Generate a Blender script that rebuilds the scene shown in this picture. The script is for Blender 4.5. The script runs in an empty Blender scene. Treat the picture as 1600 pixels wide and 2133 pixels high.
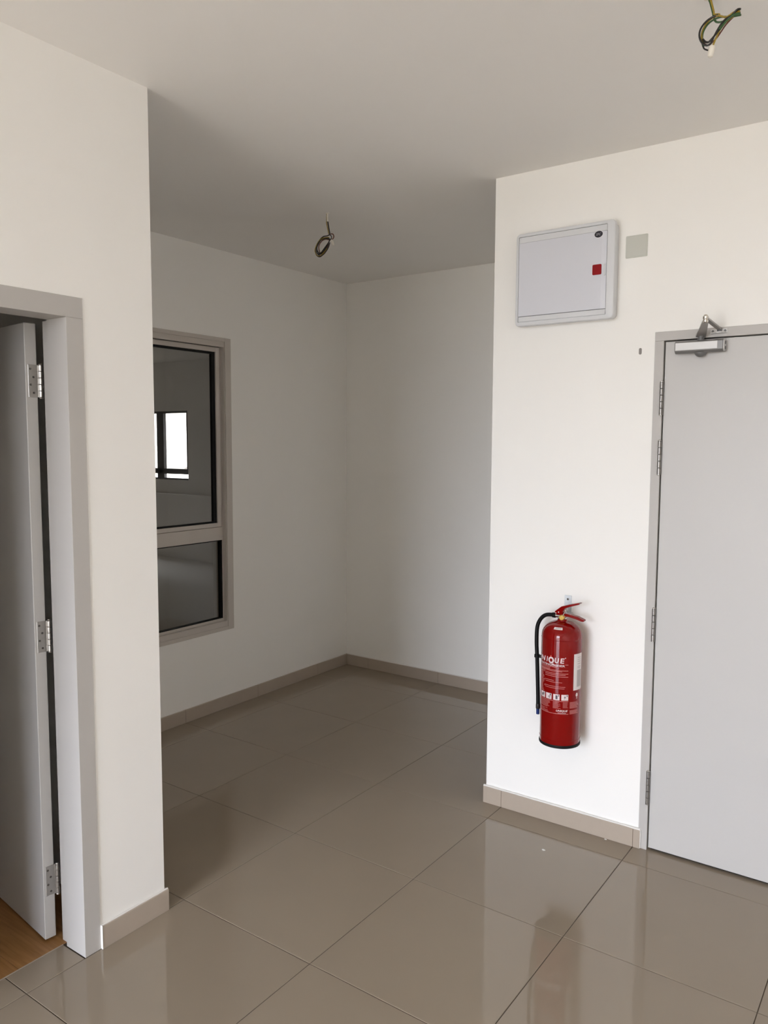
import bpy, bmesh, math, random
from mathutils import Vector, Matrix
random.seed(7)
scene = bpy.context.scene
COL = scene.collection
PI = math.pi

# ------------------------------------------------------------------ camera
YAW, PITCH, ROLL, FPX, CAMH = -0.618392, -0.087661, 0.0042437, 1629.34, 1.6496
cam_data = bpy.data.cameras.new('camera')
cam = bpy.data.objects.new('camera', cam_data)
COL.objects.link(cam)
fw = Vector((math.sin(YAW)*math.cos(PITCH), math.cos(YAW)*math.cos(PITCH), math.sin(PITCH)))
rt = fw.cross(Vector((0, 0, 1))).normalized()
up = rt.cross(fw)
rt2 = rt*math.cos(ROLL) + up*math.sin(ROLL)
up2 = -rt*math.sin(ROLL) + up*math.cos(ROLL)
m = Matrix((rt2, up2, -fw)).transposed().to_4x4()
m.translation = Vector((0, 0, CAMH))
cam.matrix_world = m
cam_data.sensor_fit = 'HORIZONTAL'
cam_data.sensor_width = 36.0
cam_data.lens = FPX/1600*36.0
cam_data.clip_start = 0.02
cam_data.clip_end = 200
scene.camera = cam

# ------------------------------------------------------------------ sky: overcast, brighter overhead, dim ground below the horizon
SKY = 12.0
w = bpy.data.worlds.new('overcast_sky')
scene.world = w
w.use_nodes = True
nt = w.node_tree
nt.nodes.clear()
tc = nt.nodes.new('ShaderNodeTexCoord')
sep = nt.nodes.new('ShaderNodeSeparateXYZ')
mr = nt.nodes.new('ShaderNodeMapRange')
mr.inputs[1].default_value = -1
mr.inputs[2].default_value = 1
rp = nt.nodes.new('ShaderNodeValToRGB')
cr = rp.color_ramp
cr.elements[0].position = 0.0
cr.elements[0].color = (0.20, 0.19, 0.168, 1)
cr.elements[1].position = 1.0
cr.elements[1].color = (1.32, 1.40, 1.60, 1)
e = cr.elements.new(0.47); e.color = (0.20, 0.19, 0.168, 1)
e = cr.elements.new(0.50); e.color = (0.50, 0.535, 0.61, 1)
bg = nt.nodes.new('ShaderNodeBackground')
bg.inputs[1].default_value = SKY
wo = nt.nodes.new('ShaderNodeOutputWorld')
nt.links.new(tc.outputs['Generated'], sep.inputs[0])
nt.links.new(sep.outputs[2], mr.inputs[0])
nt.links.new(mr.outputs[0], rp.inputs[0])
nt.links.new(rp.outputs[0], bg.inputs[0])
nt.links.new(bg.outputs[0], wo.inputs[0])

# room dimensions (metres); the camera stands at x=0, y=0
XL, YE = -2.1544, 1.7001      # left wall plane and its free end
XR, YR = -1.6337, 3.1209      # right wall corner and plane
XW, YB = -3.5620, 4.5291      # alcove: window wall and back wall
HC = 2.7892                   # ceiling
TX, TY, T = -1.5517, 1.7834, 0.6
YREAR, XEAST = -3.9, 2.4
BALC = (-2.12, -0.10, 0.03, 2.60)   # balcony opening behind the camera x0,x1,z0,z1


def portal(name, loc, rot, sx, sy):
    l = bpy.data.lights.new(name, 'AREA')
    l.shape = 'RECTANGLE'
    l.size, l.size_y = sx, sy
    l.cycles.is_portal = True
    o = bpy.data.objects.new(name, l)
    COL.objects.link(o)
    o.location = loc
    o.rotation_euler = rot


# daylight enters through the balcony opening and a service window (sky portals)
portal('balcony_daylight', ((BALC[0]+BALC[1])/2, YREAR-0.06, (BALC[2]+BALC[3])/2), (PI/2, 0, 0), BALC[1]-BALC[0], BALC[3]-BALC[2])
portal('service_window_daylight', (-9.73, 7.40+0.066, 1.605), (-PI/2, 0, 0), 2.14, 0.98)

# white rooms need deep interreflection
scene.cycles.max_bounces = 12
scene.cycles.diffuse_bounces = 8

vs = scene.view_settings
vs.view_transform = 'Standard'
vs.look = 'None'
vs.gamma = 1.0
vs.use_curve_mapping = False
vs.exposure = 1.31

# ------------------------------------------------------------------ materials


def mat(name, col, rough=0.5, metal=0.0, spec=0.5, noise=0.0, nscale=20.0, bump=0.0, bscale=200.0, coat=0.0):
    m = bpy.data.materials.new(name)
    m.use_nodes = True
    n = m.node_tree.nodes
    l = m.node_tree.links
    b = n['Principled BSDF']
    b.inputs['Base Color'].default_value = (*col, 1)
    b.inputs['Roughness'].default_value = rough
    b.inputs['Metallic'].default_value = metal
    b.inputs['Specular IOR Level'].default_value = spec
    b.inputs['Coat Weight'].default_value = coat
    b.inputs['Coat Roughness'].default_value = 0.04
    t = n.new('ShaderNodeTexCoord')
    if noise > 0:
        nz = n.new('ShaderNodeTexNoise')
        nz.inputs['Scale'].default_value = nscale
        nz.inputs['Detail'].default_value = 4
        l.new(t.outputs['Object'], nz.inputs['Vector'])
        r = n.new('ShaderNodeMapRange')
        r.inputs[3].default_value = 1-noise
        r.inputs[4].default_value = 1+noise
        l.new(nz.outputs['Fac'], r.inputs[0])
        mx = n.new('ShaderNodeMix')
        mx.data_type = 'RGBA'
        mx.blend_type = 'MULTIPLY'
        mx.inputs[0].default_value = 1
        mx.inputs[6].default_value = (*col, 1)
        l.new(r.outputs[0], mx.inputs[7])
        l.new(mx.outputs[2], b.inputs['Base Color'])
    if bump > 0:
        nb = n.new('ShaderNodeTexNoise')
        nb.inputs['Scale'].default_value = bscale
        nb.inputs['Detail'].default_value = 3
        l.new(t.outputs['Object'], nb.inputs['Vector'])
        bp = n.new('ShaderNodeBump')
        bp.inputs['Strength'].default_value = bump
        bp.inputs['Distance'].default_value = 0.001
        l.new(nb.outputs['Fac'], bp.inputs['Height'])
        l.new(bp.outputs[0], b.inputs['Normal'])
    return m


def glass_mat(name, tint, ior=1.5):
    m = bpy.data.materials.new(name)
    m.use_nodes = True
    n = m.node_tree.nodes
    l = m.node_tree.links
    n.clear()
    out = n.new('ShaderNodeOutputMaterial')
    tr = n.new('ShaderNodeBsdfTransparent')
    tr.inputs[0].default_value = (*tint, 1)
    gl = n.new('ShaderNodeBsdfGlossy')
    gl.inputs['Roughness'].default_value = 0.0
    fr = n.new('ShaderNodeFresnel')
    fr.inputs[0].default_value = ior
    ge = n.new('ShaderNodeNewGeometry')
    inv = n.new('ShaderNodeMath')
    inv.operation = 'SUBTRACT'
    inv.inputs[0].default_value = 1
    l.new(ge.outputs['Backfacing'], inv.inputs[1])
    mu = n.new('ShaderNodeMath')
    mu.operation = 'MULTIPLY'
    l.new(fr.outputs[0], mu.inputs[0])
    l.new(inv.outputs[0], mu.inputs[1])
    mx = n.new('ShaderNodeMixShader')
    l.new(mu.outputs[0], mx.inputs[0])
    l.new(tr.outputs[0], mx.inputs[1])
    l.new(gl.outputs[0], mx.inputs[2])
    l.new(mx.outputs[0], out.inputs[0])
    return m


M = {}
M['wall'] = mat('wall_paint', (0.902, 0.889, 0.858), 0.75, spec=0.25, noise=0.012, nscale=3, bump=0.05, bscale=350)
M['ceil'] = mat('ceiling_paint', (0.865, 0.85, 0.825), 0.9, spec=0.1, noise=0.012, nscale=3)
M['room'] = mat('bedroom_paint_darkened', (0.22, 0.205, 0.19), 0.85, spec=0.2)  # unseen bedroom walls darkened to keep bounce light off the open leaf
M['service'] = mat('service_room_paint', (0.78, 0.755, 0.72), 0.85, spec=0.2)
M['dado'] = mat('service_room_dado', (0.80, 0.77, 0.73), 0.6, spec=0.3)
M['grout'] = mat('grout', (0.075, 0.058, 0.044), 0.9, spec=0.1)
M['joint'] = mat('skirting_joint', (0.16, 0.12, 0.09), 0.9, spec=0.1)
M['caulk'] = mat('caulk_white', (0.74, 0.72, 0.69), 0.7, spec=0.2, noise=0.05, nscale=60)
M['skirt'] = mat('skirting_porcelain', (0.425, 0.36, 0.295), 0.30, noise=0.03, nscale=25)
M['frame'] = mat('door_frame_paint', (0.50, 0.48, 0.457), 0.45, spec=0.35, noise=0.01, nscale=5)
M['door'] = mat('door_paint', (0.535, 0.522, 0.505), 0.40, spec=0.4, noise=0.008, nscale=3)
M['alu'] = mat('window_aluminium', (0.57, 0.53, 0.49), 0.45, spec=0.4)
M['rubber'] = mat('black_rubber', (0.008, 0.008, 0.008), 0.6, spec=0.2)
M['dark'] = mat('dark_frame', (0.05, 0.047, 0.045), 0.6, spec=0.2)
M['steel'] = mat('brushed_steel', (0.62, 0.60, 0.57), 0.32, metal=1.0, noise=0.06, nscale=60)
M['hinge'] = mat('hinge_steel', (0.30, 0.285, 0.27), 0.35, metal=0.9)
M['galv'] = mat('galvanised_steel', (0.60, 0.63, 0.65), 0.38, metal=0.9, noise=0.18, nscale=140)
M['screw'] = mat('screw_steel', (0.16, 0.15, 0.14), 0.4, metal=0.9)
M['closer'] = mat('closer_grey', (0.21, 0.205, 0.20), 0.38, metal=0.3)
M['arm'] = mat('closer_arm_grey', (0.33, 0.315, 0.30), 0.4, metal=0.3)
M['closer_face'] = mat('closer_silver', (0.60, 0.59, 0.58), 0.42, metal=0.2)
M['closer_dark'] = mat('closer_dark', (0.16, 0.16, 0.16), 0.4, metal=0.3)
M['box'] = mat('box_plastic', (0.66, 0.67, 0.69), 0.38, spec=0.45)
M['lid'] = mat('box_lid_plastic', (0.66, 0.67, 0.725), 0.30, spec=0.45)
M['seam'] = mat('box_seam', (0.10, 0.10, 0.11), 0.6)
M['latch'] = mat('latch_red', (0.27, 0.003, 0.006), 0.4, spec=0.2)
M['badge'] = mat('badge_black', (0.010, 0.009, 0.018), 0.3)
M['badge_text'] = mat('badge_print', (0.40, 0.39, 0.42), 0.5)
M['badge_rim'] = mat('badge_rim', (0.75, 0.74, 0.78), 0.4)
M['plate'] = mat('plate_grey', (0.56, 0.565, 0.515), 0.5, spec=0.3)
M['plug'] = mat('plug_grey', (0.26, 0.235, 0.22), 0.7)
M['red'] = mat('extinguisher_red', (0.21, 0.0015, 0.0015), 0.05, spec=0.38)
M['print'] = mat('white_print', (0.72, 0.60, 0.60), 0.4)
M['print_thin'] = mat('fine_print', (0.58, 0.20, 0.19), 0.4)
M['print_dark'] = mat('dark_print', (0.05, 0.04, 0.05), 0.5)
M['print_red'] = mat('flame_print', (0.75, 0.10, 0.06), 0.4)
M['label'] = mat('paper_label', (0.72, 0.66, 0.64), 0.6)
M['label_text'] = mat('label_print', (0.42, 0.38, 0.37), 0.6)
M['hose'] = mat('hose_black', (0.006, 0.006, 0.006), 0.42, spec=0.18)
M['blue'] = mat('nozzle_blue', (0.012, 0.035, 0.16), 0.4)
M['brass'] = mat('brass', (0.72, 0.48, 0.12), 0.3, metal=0.9)
M['chrome'] = mat('nickel', (0.70, 0.66, 0.60), 0.25, metal=1.0)
M['yellow'] = mat('wire_yellow', (0.33, 0.225, 0.02), 0.45)
M['green'] = mat('wire_green', (0.03, 0.09, 0.022), 0.45)
M['black'] = mat('wire_black', (0.012, 0.010, 0.009), 0.45)
M['brown'] = mat('wire_brown', (0.14, 0.045, 0.022), 0.45)
M['conn'] = mat('connector_white', (0.78, 0.74, 0.66), 0.4)
M['chip'] = mat('chip_and_lit_end_white', (0.82, 0.80, 0.76), 0.8)  # loose paint chips, and the painted-in light on the skirting end
M['wood'] = None
M['glass'] = glass_mat('tinted_glass', (0.72, 0.71, 0.69))
M['glass2'] = glass_mat('light_tinted_glass', (0.60, 0.60, 0.59))
M['facade'] = mat('facade_cream', (0.78, 0.74, 0.68), 0.9, noise=0.03, nscale=2)

# polished porcelain floor tile
mt = mat('polished_porcelain', (0.292, 0.240, 0.182), 0.042, spec=0.5)
n, l = mt.node_tree.nodes, mt.node_tree.links
b = n['Principled BSDF']
tcn = n.new('ShaderNodeTexCoord')
oi = n.new('ShaderNodeObjectInfo')
va = n.new('ShaderNodeVectorMath')
va.operation = 'ADD'
vm = n.new('ShaderNodeVectorMath')
vm.operation = 'SCALE'
vm.inputs['Scale'].default_value = 1.0
cmb = n.new('ShaderNodeCombineXYZ')
sc_ = n.new('ShaderNodeMath'); sc_.operation = 'MULTIPLY'; sc_.inputs[1].default_value = 37
l.new(oi.outputs['Random'], sc_.inputs[0])
l.new(sc_.outputs[0], cmb.inputs[0])
l.new(sc_.outputs[0], cmb.inputs[1])
l.new(tcn.outputs['Object'], va.inputs[0])
l.new(cmb.outputs[0], va.inputs[1])
nz = n.new('ShaderNodeTexNoise')
nz.inputs['Scale'].default_value = 4
nz.inputs['Detail'].default_value = 6
l.new(va.outputs[0], nz.inputs['Vector'])
r1 = n.new('ShaderNodeMapRange'); r1.inputs[3].default_value = 0.96; r1.inputs[4].default_value = 1.04
l.new(nz.outputs['Fac'], r1.inputs[0])
r2 = n.new('ShaderNodeMapRange'); r2.inputs[3].default_value = 0.975; r2.inputs[4].default_value = 1.025
l.new(oi.outputs['Random'], r2.inputs[0])
mm = n.new('ShaderNodeMath'); mm.operation = 'MULTIPLY'
l.new(r1.outputs[0], mm.inputs[0]); l.new(r2.outputs[0], mm.inputs[1])
mx = n.new('ShaderNodeMix'); mx.data_type = 'RGBA'; mx.blend_type = 'MULTIPLY'; mx.inputs[0].default_value = 1
mx.inputs[6].default_value = b.inputs['Base Color'].default_value
l.new(mm.outputs[0], mx.inputs[7]); l.new(mx.outputs[2], b.inputs['Base Color'])
M['tile'] = mt

# laminate
mw = mat('laminate', (0.24, 0.13, 0.055), 0.4, spec=0.4)
n, l = mw.node_tree.nodes, mw.node_tree.links
b = n['Principled BSDF']
tcn = n.new('ShaderNodeTexCoord')
mp = n.new('ShaderNodeMapping'); mp.inputs['Scale'].default_value = (3, 40, 3)
nz = n.new('ShaderNodeTexNoise'); nz.inputs['Scale'].default_value = 2; nz.inputs['Detail'].default_value = 6
rp = n.new('ShaderNodeValToRGB')
rp.color_ramp.elements[0].color = (0.25, 0.118, 0.036, 1); rp.color_ramp.elements[0].position = 0.3
rp.color_ramp.elements[1].color = (0.37, 0.19, 0.072, 1); rp.color_ramp.elements[1].position = 0.7
l.new(tcn.outputs['Object'], mp.inputs[0]); l.new(mp.outputs[0], nz.inputs['Vector'])
l.new(nz.outputs['Fac'], rp.inputs[0]); l.new(rp.outputs[0], b.inputs['Base Color'])
M['wood'] = mw

# ------------------------------------------------------------------ mesh helpers


def root_of(o):
    while o is not None and o.parent is not None:
        o = o.parent
    return o


def obj(name, bm, material, parent=None, smooth=False, label=None):
    """link a bmesh given in world coordinates as ONE mesh object (made local to its parent)"""
    me = bpy.data.meshes.new(name)
    bmesh.ops.recalc_face_normals(bm, faces=bm.faces)
    if parent is not None:
        off = root_of(parent).location
        bmesh.ops.translate(bm, verts=bm.verts, vec=-Vector(off))
    bm.to_mesh(me)
    bm.free()
    if smooth:
        for p in me.polygons:
            p.use_smooth = True
        try:
            me.set_sharp_from_angle(angle=math.radians(40))
        except Exception:
            pass
    me.materials.append(M[material])
    o = bpy.data.objects.new(name, me)
    COL.objects.link(o)
    if parent is not None:
        o.parent = parent
    if label:
        o['label'] = label
    return o


def tag(o, label, cat, group=None):
    o['label'] = label
    o['category'] = cat
    if group:
        o['group'] = group
    return o


def thing(name, label, cat, loc, group=None):
    o = bpy.data.objects.new(name, None)
    o.empty_display_size = 0.05
    COL.objects.link(o)
    o.location = loc
    if label:
        tag(o, label, cat, group)
    return o


def structure(o, label=None):
    o['kind'] = 'structure'
    if label:
        o['label'] = label
    return o


def sempty(name, loc, label):
    o = bpy.data.objects.new(name, None)
    o.empty_display_size = 0.05
    COL.objects.link(o)
    o.location = loc
    return structure(o, label)


def BM():
    return bmesh.new()


def add_box(bm, x0, x1, y0, y1, z0, z1, bev=0.0, seg=2):
    tmp = bmesh.new()
    bmesh.ops.create_cube(tmp, size=1)
    for v in tmp.verts:
        v.co = Vector(((x0+x1)/2+v.co.x*(x1-x0), (y0+y1)/2+v.co.y*(y1-y0), (z0+z1)/2+v.co.z*(z1-z0)))
    if bev > 0:
        bmesh.ops.bevel(tmp, geom=tmp.edges[:], offset=bev, segments=seg, affect='EDGES', profile=0.5)
    join(bm, tmp)
    return bm


def join(bm, tmp):
    vm = {}
    for v in tmp.verts:
        vm[v] = bm.verts.new(v.co)
    for f in tmp.faces:
        try:
            bm.faces.new([vm[v] for v in f.verts])
        except ValueError:
            pass
    tmp.free()


def box(x0, x1, y0, y1, z0, z1, bev=0.0, seg=2):
    return add_box(BM(), x0, x1, y0, y1, z0, z1, bev, seg)


def add_prism(bm, pts, fn, d0, d1, bev=0.0):
    """polygon pts (2D) mapped by fn(a,b,d) and extruded from d0 to d1"""
    tmp = bmesh.new()
    A = [tmp.verts.new(fn(a, b_, d0)) for a, b_ in pts]
    B = [tmp.verts.new(fn(a, b_, d1)) for a, b_ in pts]
    tmp.faces.new(A)
    tmp.faces.new(B[::-1])
    n_ = len(pts)
    for i in range(n_):
        tmp.faces.new((A[i], A[(i+1) % n_], B[(i+1) % n_], B[i]))
    bmesh.ops.recalc_face_normals(tmp, faces=tmp.faces)
    if bev > 0:
        bmesh.ops.bevel(tmp, geom=tmp.edges[:], offset=bev, segments=1, affect='EDGES')
    join(bm, tmp)
    return bm


def add_lathe(bm, prof, c, seg=48, axis='z', cap=True):
    """profile [(r,h)] turned about an axis through c"""
    rings = []
    for r, h in prof:
        ring = []
        for k in range(seg):
            a = 2*PI*k/seg
            if axis == 'z':
                p = (c[0]+r*math.cos(a), c[1]+r*math.sin(a), c[2]+h)
            elif axis == 'y':
                p = (c[0]+r*math.cos(a), c[1]+h, c[2]+r*math.sin(a))
            else:
                p = (c[0]+h, c[1]+r*math.cos(a), c[2]+r*math.sin(a))
            ring.append(bm.verts.new(p))
        rings.append(ring)
    for i in range(len(rings)-1):
        for k in range(seg):
            bm.faces.new((rings[i][k], rings[i][(k+1) % seg], rings[i+1][(k+1) % seg], rings[i+1][k]))
    if cap:
        bm.faces.new(rings[0])
        bm.faces.new(rings[-1][::-1])
    return bm


def spline(pts, per=8, closed=False):
    P = [Vector(p) for p in pts]
    out = []
    n_ = len(P)
    for i in range(n_-1):
        p0 = P[max(i-1, 0)]
        p1, p2 = P[i], P[i+1]
        p3 = P[min(i+2, n_-1)]
        for k in range(per):
            t = k/per
            out.append(0.5*((2*p1)+(p2-p0)*t+(2*p0-5*p1+4*p2-p3)*t*t+(3*p1-p0-3*p2+p3)*t**3))
    out.append(P[-1])
    return out


def add_tube(bm, pts, r, seg=10, cap=True):
    P = [Vector(p) for p in pts]
    n_ = len(P)
    rr = r if isinstance(r, (list, tuple)) else [r]*n_
    T0 = (P[1]-P[0]).normalized()
    ref = Vector((0, 0, 1)) if abs(T0.z) < 0.9 else Vector((1, 0, 0))
    N = T0.cross(ref).normalized()
    rings = []
    for i in range(n_):
        t = (P[min(i+1, n_-1)]-P[max(i-1, 0)]).normalized()
        N = (N-t*N.dot(t)).normalized()
        Bv = t.cross(N)
        rings.append([bm.verts.new(P[i]+rr[i]*(math.cos(2*PI*k/seg)*N+math.sin(2*PI*k/seg)*Bv)) for k in range(seg)])
    for i in range(n_-1):
        for k in range(seg):
            bm.faces.new((rings[i][k], rings[i][(k+1) % seg], rings[i+1][(k+1) % seg], rings[i+1][k]))
    if cap:
        bm.faces.new(rings[0])
        bm.faces.new(rings[-1][::-1])
    return bm


def text_bm(body, size, bold=0.0, shear=0.0, align='LEFT', width=None):
    """flat lettering in the xy plane as a bmesh"""
    cu = bpy.data.curves.new('lettering', 'FONT')
    cu.body = body
    cu.size = size
    cu.offset = bold
    cu.shear = shear
    cu.align_x = align
    cu.resolution_u = 3
    to = bpy.data.objects.new('lettering', cu)
    COL.objects.link(to)
    bpy.context.view_layer.update()
    me = bpy.data.meshes.new_from_object(to.evaluated_get(bpy.context.evaluated_depsgraph_get()))
    bm = bmesh.new()
    bm.from_mesh(me)
    bpy.data.meshes.remove(me)
    bpy.data.objects.remove(to)
    bpy.data.curves.remove(cu)
    bmesh.ops.triangulate(bm, faces=bm.faces)
    xs = [v.co.x for v in bm.verts]
    ys = [v.co.y for v in bm.verts]
    x0, x1 = min(xs), max(xs)
    y0 = min(ys)
    k = 1.0 if width is None else width/(x1-x0)
    for v in bm.verts:
        v.co.x = (v.co.x-x0)*k
        v.co.y = v.co.y-y0
    return bm


# ------------------------------------------------------------------ the shell
WT = 0.12
# left wall with the bedroom door opening
D1Y0, D1Y1, D1Z = 0.593, 1.440, 2.084
b = BM()
add_box(b, XL-WT, XL, YREAR, D1Y0, 0, HC)
add_box(b, XL-WT, XL, D1Y1, YE, 0, HC)
add_box(b, XL-WT, XL, D1Y0, D1Y1, D1Z, HC)
structure(obj('wall_left', b, 'wall'), 'white painted wall with the open bedroom door on the left')
# wall between bedroom and alcove (turns the corner)
structure(obj('wall_alcove_side', box(XW-0.14, XL-WT, YE-0.12, YE, 0, HC), 'wall'), 'white painted wall behind the left corner')
# window wall of the alcove
W1 = (2.20, 3.350, 0.505, 2.262)
b = BM()
add_box(b, XW-0.14, XW, YE, W1[0], 0, HC)
add_box(b, XW-0.14, XW, W1[1], YB, 0, HC)
add_box(b, XW-0.14, XW, W1[0], W1[1], 0, W1[2])
add_box(b, XW-0.14, XW, W1[0], W1[1], W1[3], HC)
structure(obj('wall_alcove_left', b, 'wall'), 'shaded white wall of the alcove holding the window')
structure(obj('wall_alcove_back', box(XW-0.14, XEAST+WT, YB, YB+0.13, 0, HC), 'wall'), 'white back wall of the alcove')
# right wall with entrance door opening
D2X0, D2X1, D2Z = -0.932, 0.055, 2.083
b = BM()
add_box(b, XR, D2X0, YR, YR+0.13, 0, HC)
add_box(b, D2X1, XEAST, YR, YR+0.13, 0, HC)
add_box(b, D2X0, D2X1, YR, YR+0.13, D2Z, HC)
structure(obj('wall_right', b, 'wall'), 'bright white wall with extinguisher, distribution box and entrance door')
structure(obj('wall_alcove_right', box(XR, XR+0.13, YR+0.13, YB, 0, HC), 'wall'))
structure(obj('wall_east', box(XEAST, XEAST+WT, YREAR-0.12, YB, 0, HC), 'wall'))
b = BM()
add_box(b, XL-WT, BALC[0], YREAR-0.12, YREAR, 0, HC)
add_box(b, BALC[1], XEAST, YREAR-0.12, YREAR, 0, HC)
add_box(b, BALC[0], BALC[1], YREAR-0.12, YREAR, BALC[3], HC)
add_box(b, BALC[0], BALC[1], YREAR-0.12, YREAR, 0, BALC[2])
structure(obj('wall_rear', b, 'wall'))
b = BM()
add_box(b, XW-0.0, XEAST+WT, YE-0.12, YB+0.13, HC, HC+0.12)
add_box(b, -5.12, XEAST+WT, YREAR-0.12, YE-0.12, HC, HC+0.12)
structure(obj('ceiling', b, 'ceil'), 'plain off-white ceiling')
# bedroom behind the open door
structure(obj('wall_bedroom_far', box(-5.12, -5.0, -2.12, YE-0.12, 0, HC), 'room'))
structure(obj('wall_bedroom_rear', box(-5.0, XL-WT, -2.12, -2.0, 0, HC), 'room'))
# service room behind the alcove window
YS = 7.40
W2 = (-10.80, -8.660, 1.115, 2.095)
b = BM()
add_box(b, -11.5, W2[0], YS, YS+0.13, 0, HC)
add_box(b, W2[1], XW-0.14, YS, YS+0.13, 0, HC)
add_box(b, W2[0], W2[1], YS, YS+0.13, 0, W2[2])
add_box(b, W2[0], W2[1], YS, YS+0.13, W2[3], HC)
structure(obj('wall_service_back', b, 'service'), 'dim wall seen through the alcove window')
structure(obj('wall_service_far', box(-11.62, -11.5, YE-0.12, YS+0.13, 0, HC), 'service'))
structure(obj('wall_service_side', box(-11.5, -5.12, YE-0.12, YE, 0, HC), 'service'))
structure(obj('wall_service_middle', box(-5.12, XW-0.14, YE-0.12, YE, 0, HC), 'service'))
structure(obj('wall_service_near', box(XW-0.14, XW, YB+0.13, YS+0.13, 0, HC), 'service'))
structure(obj('ceiling_service', box(-11.62, XW, YE-0.12, YS+0.13, HC, HC+0.12), 'service'))
structure(obj('floor_service', box(-11.5, XW-0.14, YE, YS, -0.05, 0.0), 'service'))
structure(obj('trim_1', box(-11.5, XW-0.14, 7.31, YS, 0, 0.917, 0.004), 'dado'), 'paler ledge below the window of the dim room')

# ------------------------------------------------------------------ floor and its tiles
fl = sempty('floor', (0, 0, 0), 'glossy brown-grey porcelain tile floor with thin dark joints')
obj('grout_bed', box(XW, XEAST, YREAR, YB, -0.05, -0.0018), 'grout', fl)
GAP = 0.0012
tile_cache = {}


def tile_mesh(sx, sy):
    key = (round(sx, 4), round(sy, 4))
    if key in tile_cache:
        return tile_cache[key]
    bm = BM()
    c = 0.0012
    for (ax, ay, az) in ((sx/2, sy/2, -0.012), (sx/2, sy/2, -c), (sx/2-c, sy/2-c, 0)):
        for px, py in ((-1, -1), (1, -1), (1, 1), (-1, 1)):
            bm.verts.new((px*ax, py*ay, az))
    bm.verts.ensure_lookup_table()
    v = bm.verts
    for q in (0, 4):
        for k in range(4):
            bm.faces.new((v[q+k], v[q+(k+1) % 4], v[q+4+(k+1) % 4], v[q+4+k]))
    bm.faces.new((v[8], v[9], v[10], v[11]))
    bm.faces.new((v[3], v[2], v[1], v[0]))
    bmesh.ops.recalc_face_normals(bm, faces=bm.faces)
    me = bpy.data.meshes.new('floor_tile')
    bm.to_mesh(me)
    bm.free()
    me.materials.append(M['tile'])
    tile_cache[key] = me
    return me


def put_tile(x0, x1, y0, y1):
    sx, sy = x1-x0-2*GAP, y1-y0-2*GAP
    if sx < 0.004 or sy < 0.004:
        return
    o = bpy.data.objects.new('floor_tile', tile_mesh(sx, sy))
    COL.objects.link(o)
    o.parent = fl
    o.location = ((x0+x1)/2, (y0+y1)/2, 0)


for i in range(-4, 7):
    for j in range(-11, 6):
        x0, x1 = TX+T*i, TX+T*(i+1)
        y0, y1 = TY+T*j, TY+T*(j+1)
        x1 = min(x1, XEAST)
        y0 = max(y0, YREAR)
        if i < -1:                       # alcove behind the left wall
            x0 = max(x0, XW)
            y0 = max(y0, YE)
            y1 = min(y1, YB)
        elif i == -1:                    # passage column
            y1 = min(y1, YB)
        else:
            y1 = min(y1, YR+0.13)
        if x1 > x0 and y1 > y0:
            put_tile(x0, x1, y0, y1)
# cut strip in the bedroom doorway
for j in (-2, -1, 0):
    y0, y1 = max(TY+T*(j-1), 0.655), min(TY+T*j, 1.381)
    if y1 > y0:
        put_tile(-2.272, TX-T, y0, y1)
# laminate boards of the bedroom
fb = sempty('floor_bedroom', (-3.6, 0, 0), 'brown timber laminate floor inside the bedroom')
obj('underlay', box(-5.0, -2.274, -2.0, YE-0.12, -0.05, -0.0115), 'grout', fb)
k = 0
y = -2.0
while y < YE-0.12-0.02:
    y1 = min(y+0.19, YE-0.12)
    ylo, yhi = y, y1
    xa = -5.0
    cuts = [-5.0, -3.9-0.4*(k % 3), -2.62-0.13*(k % 2), -2.274]
    for a_, c_ in zip(cuts[:-1], cuts[1:]):
        obj('laminate_board', box(a_+0.0004, c_-0.0004, ylo+0.0004, yhi-0.0004, -0.0105, -0.001, 0.0006, 1), 'wood', fb)
    y = y1
    k += 1
obj('threshold_strip', box(-2.2745, -2.2715, 0.655, 1.381, -0.01, 0.0006), 'skirt', fb, label='pale strip where timber meets tile')

# ------------------------------------------------------------------ skirting
SK, SH = 0.011, 0.0776


def sk_piece(parent, x0, x1, y0, y1):
    obj('skirting_tile', box(x0, x1, y0, y1, 0.0, SH, 0.0009, 1), 'skirt', parent)


s = sempty('baseboard_right', (XR, YR, 0), 'pale brown tile skirting under the fire extinguisher')
cuts = [XR-SK, TX, TX+T, -0.9225]
for a_, c_ in zip(cuts[:-1], cuts[1:]):
    sk_piece(s, a_+0.0008, c_-0.0008, YR-SK, YR)
sk_piece(s, XR-SK, XR, YR+0.0005, TY+3*T-0.0008)
sk_piece(s, XR-SK, XR, TY+3*T+0.0008, YB-SK)
obj('joint_fill', box(XR-SK+0.002, -0.9235, YR-SK+0.0015, YR, 0, SH-0.0015), 'joint', s)
# hand-laid bead of white filler along the top
b = BM()
pts = []
x = XR-SK+0.001
while x < -0.921:
    pts.append((x, YR-0.0045+random.uniform(-.0006, .0006), SH+0.0005+random.uniform(-.0006, .0008)))
    x += 0.02
add_tube(b, pts, [0.0052+random.uniform(-.0006, .0009) for _ in pts], 8)
obj('filler_bead', b, 'caulk', s, True, 'uneven white filler along the top of the skirting')
b = BM()
add_tube(b, [(-0.9235, YR-0.006, z) for z in (0.002, 0.02, 0.04, 0.06, 0.08)], [0.0035, 0.003, 0.0042, 0.0038, 0.003], 8)
obj('filler_bead', b, 'caulk', s, True)

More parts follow.
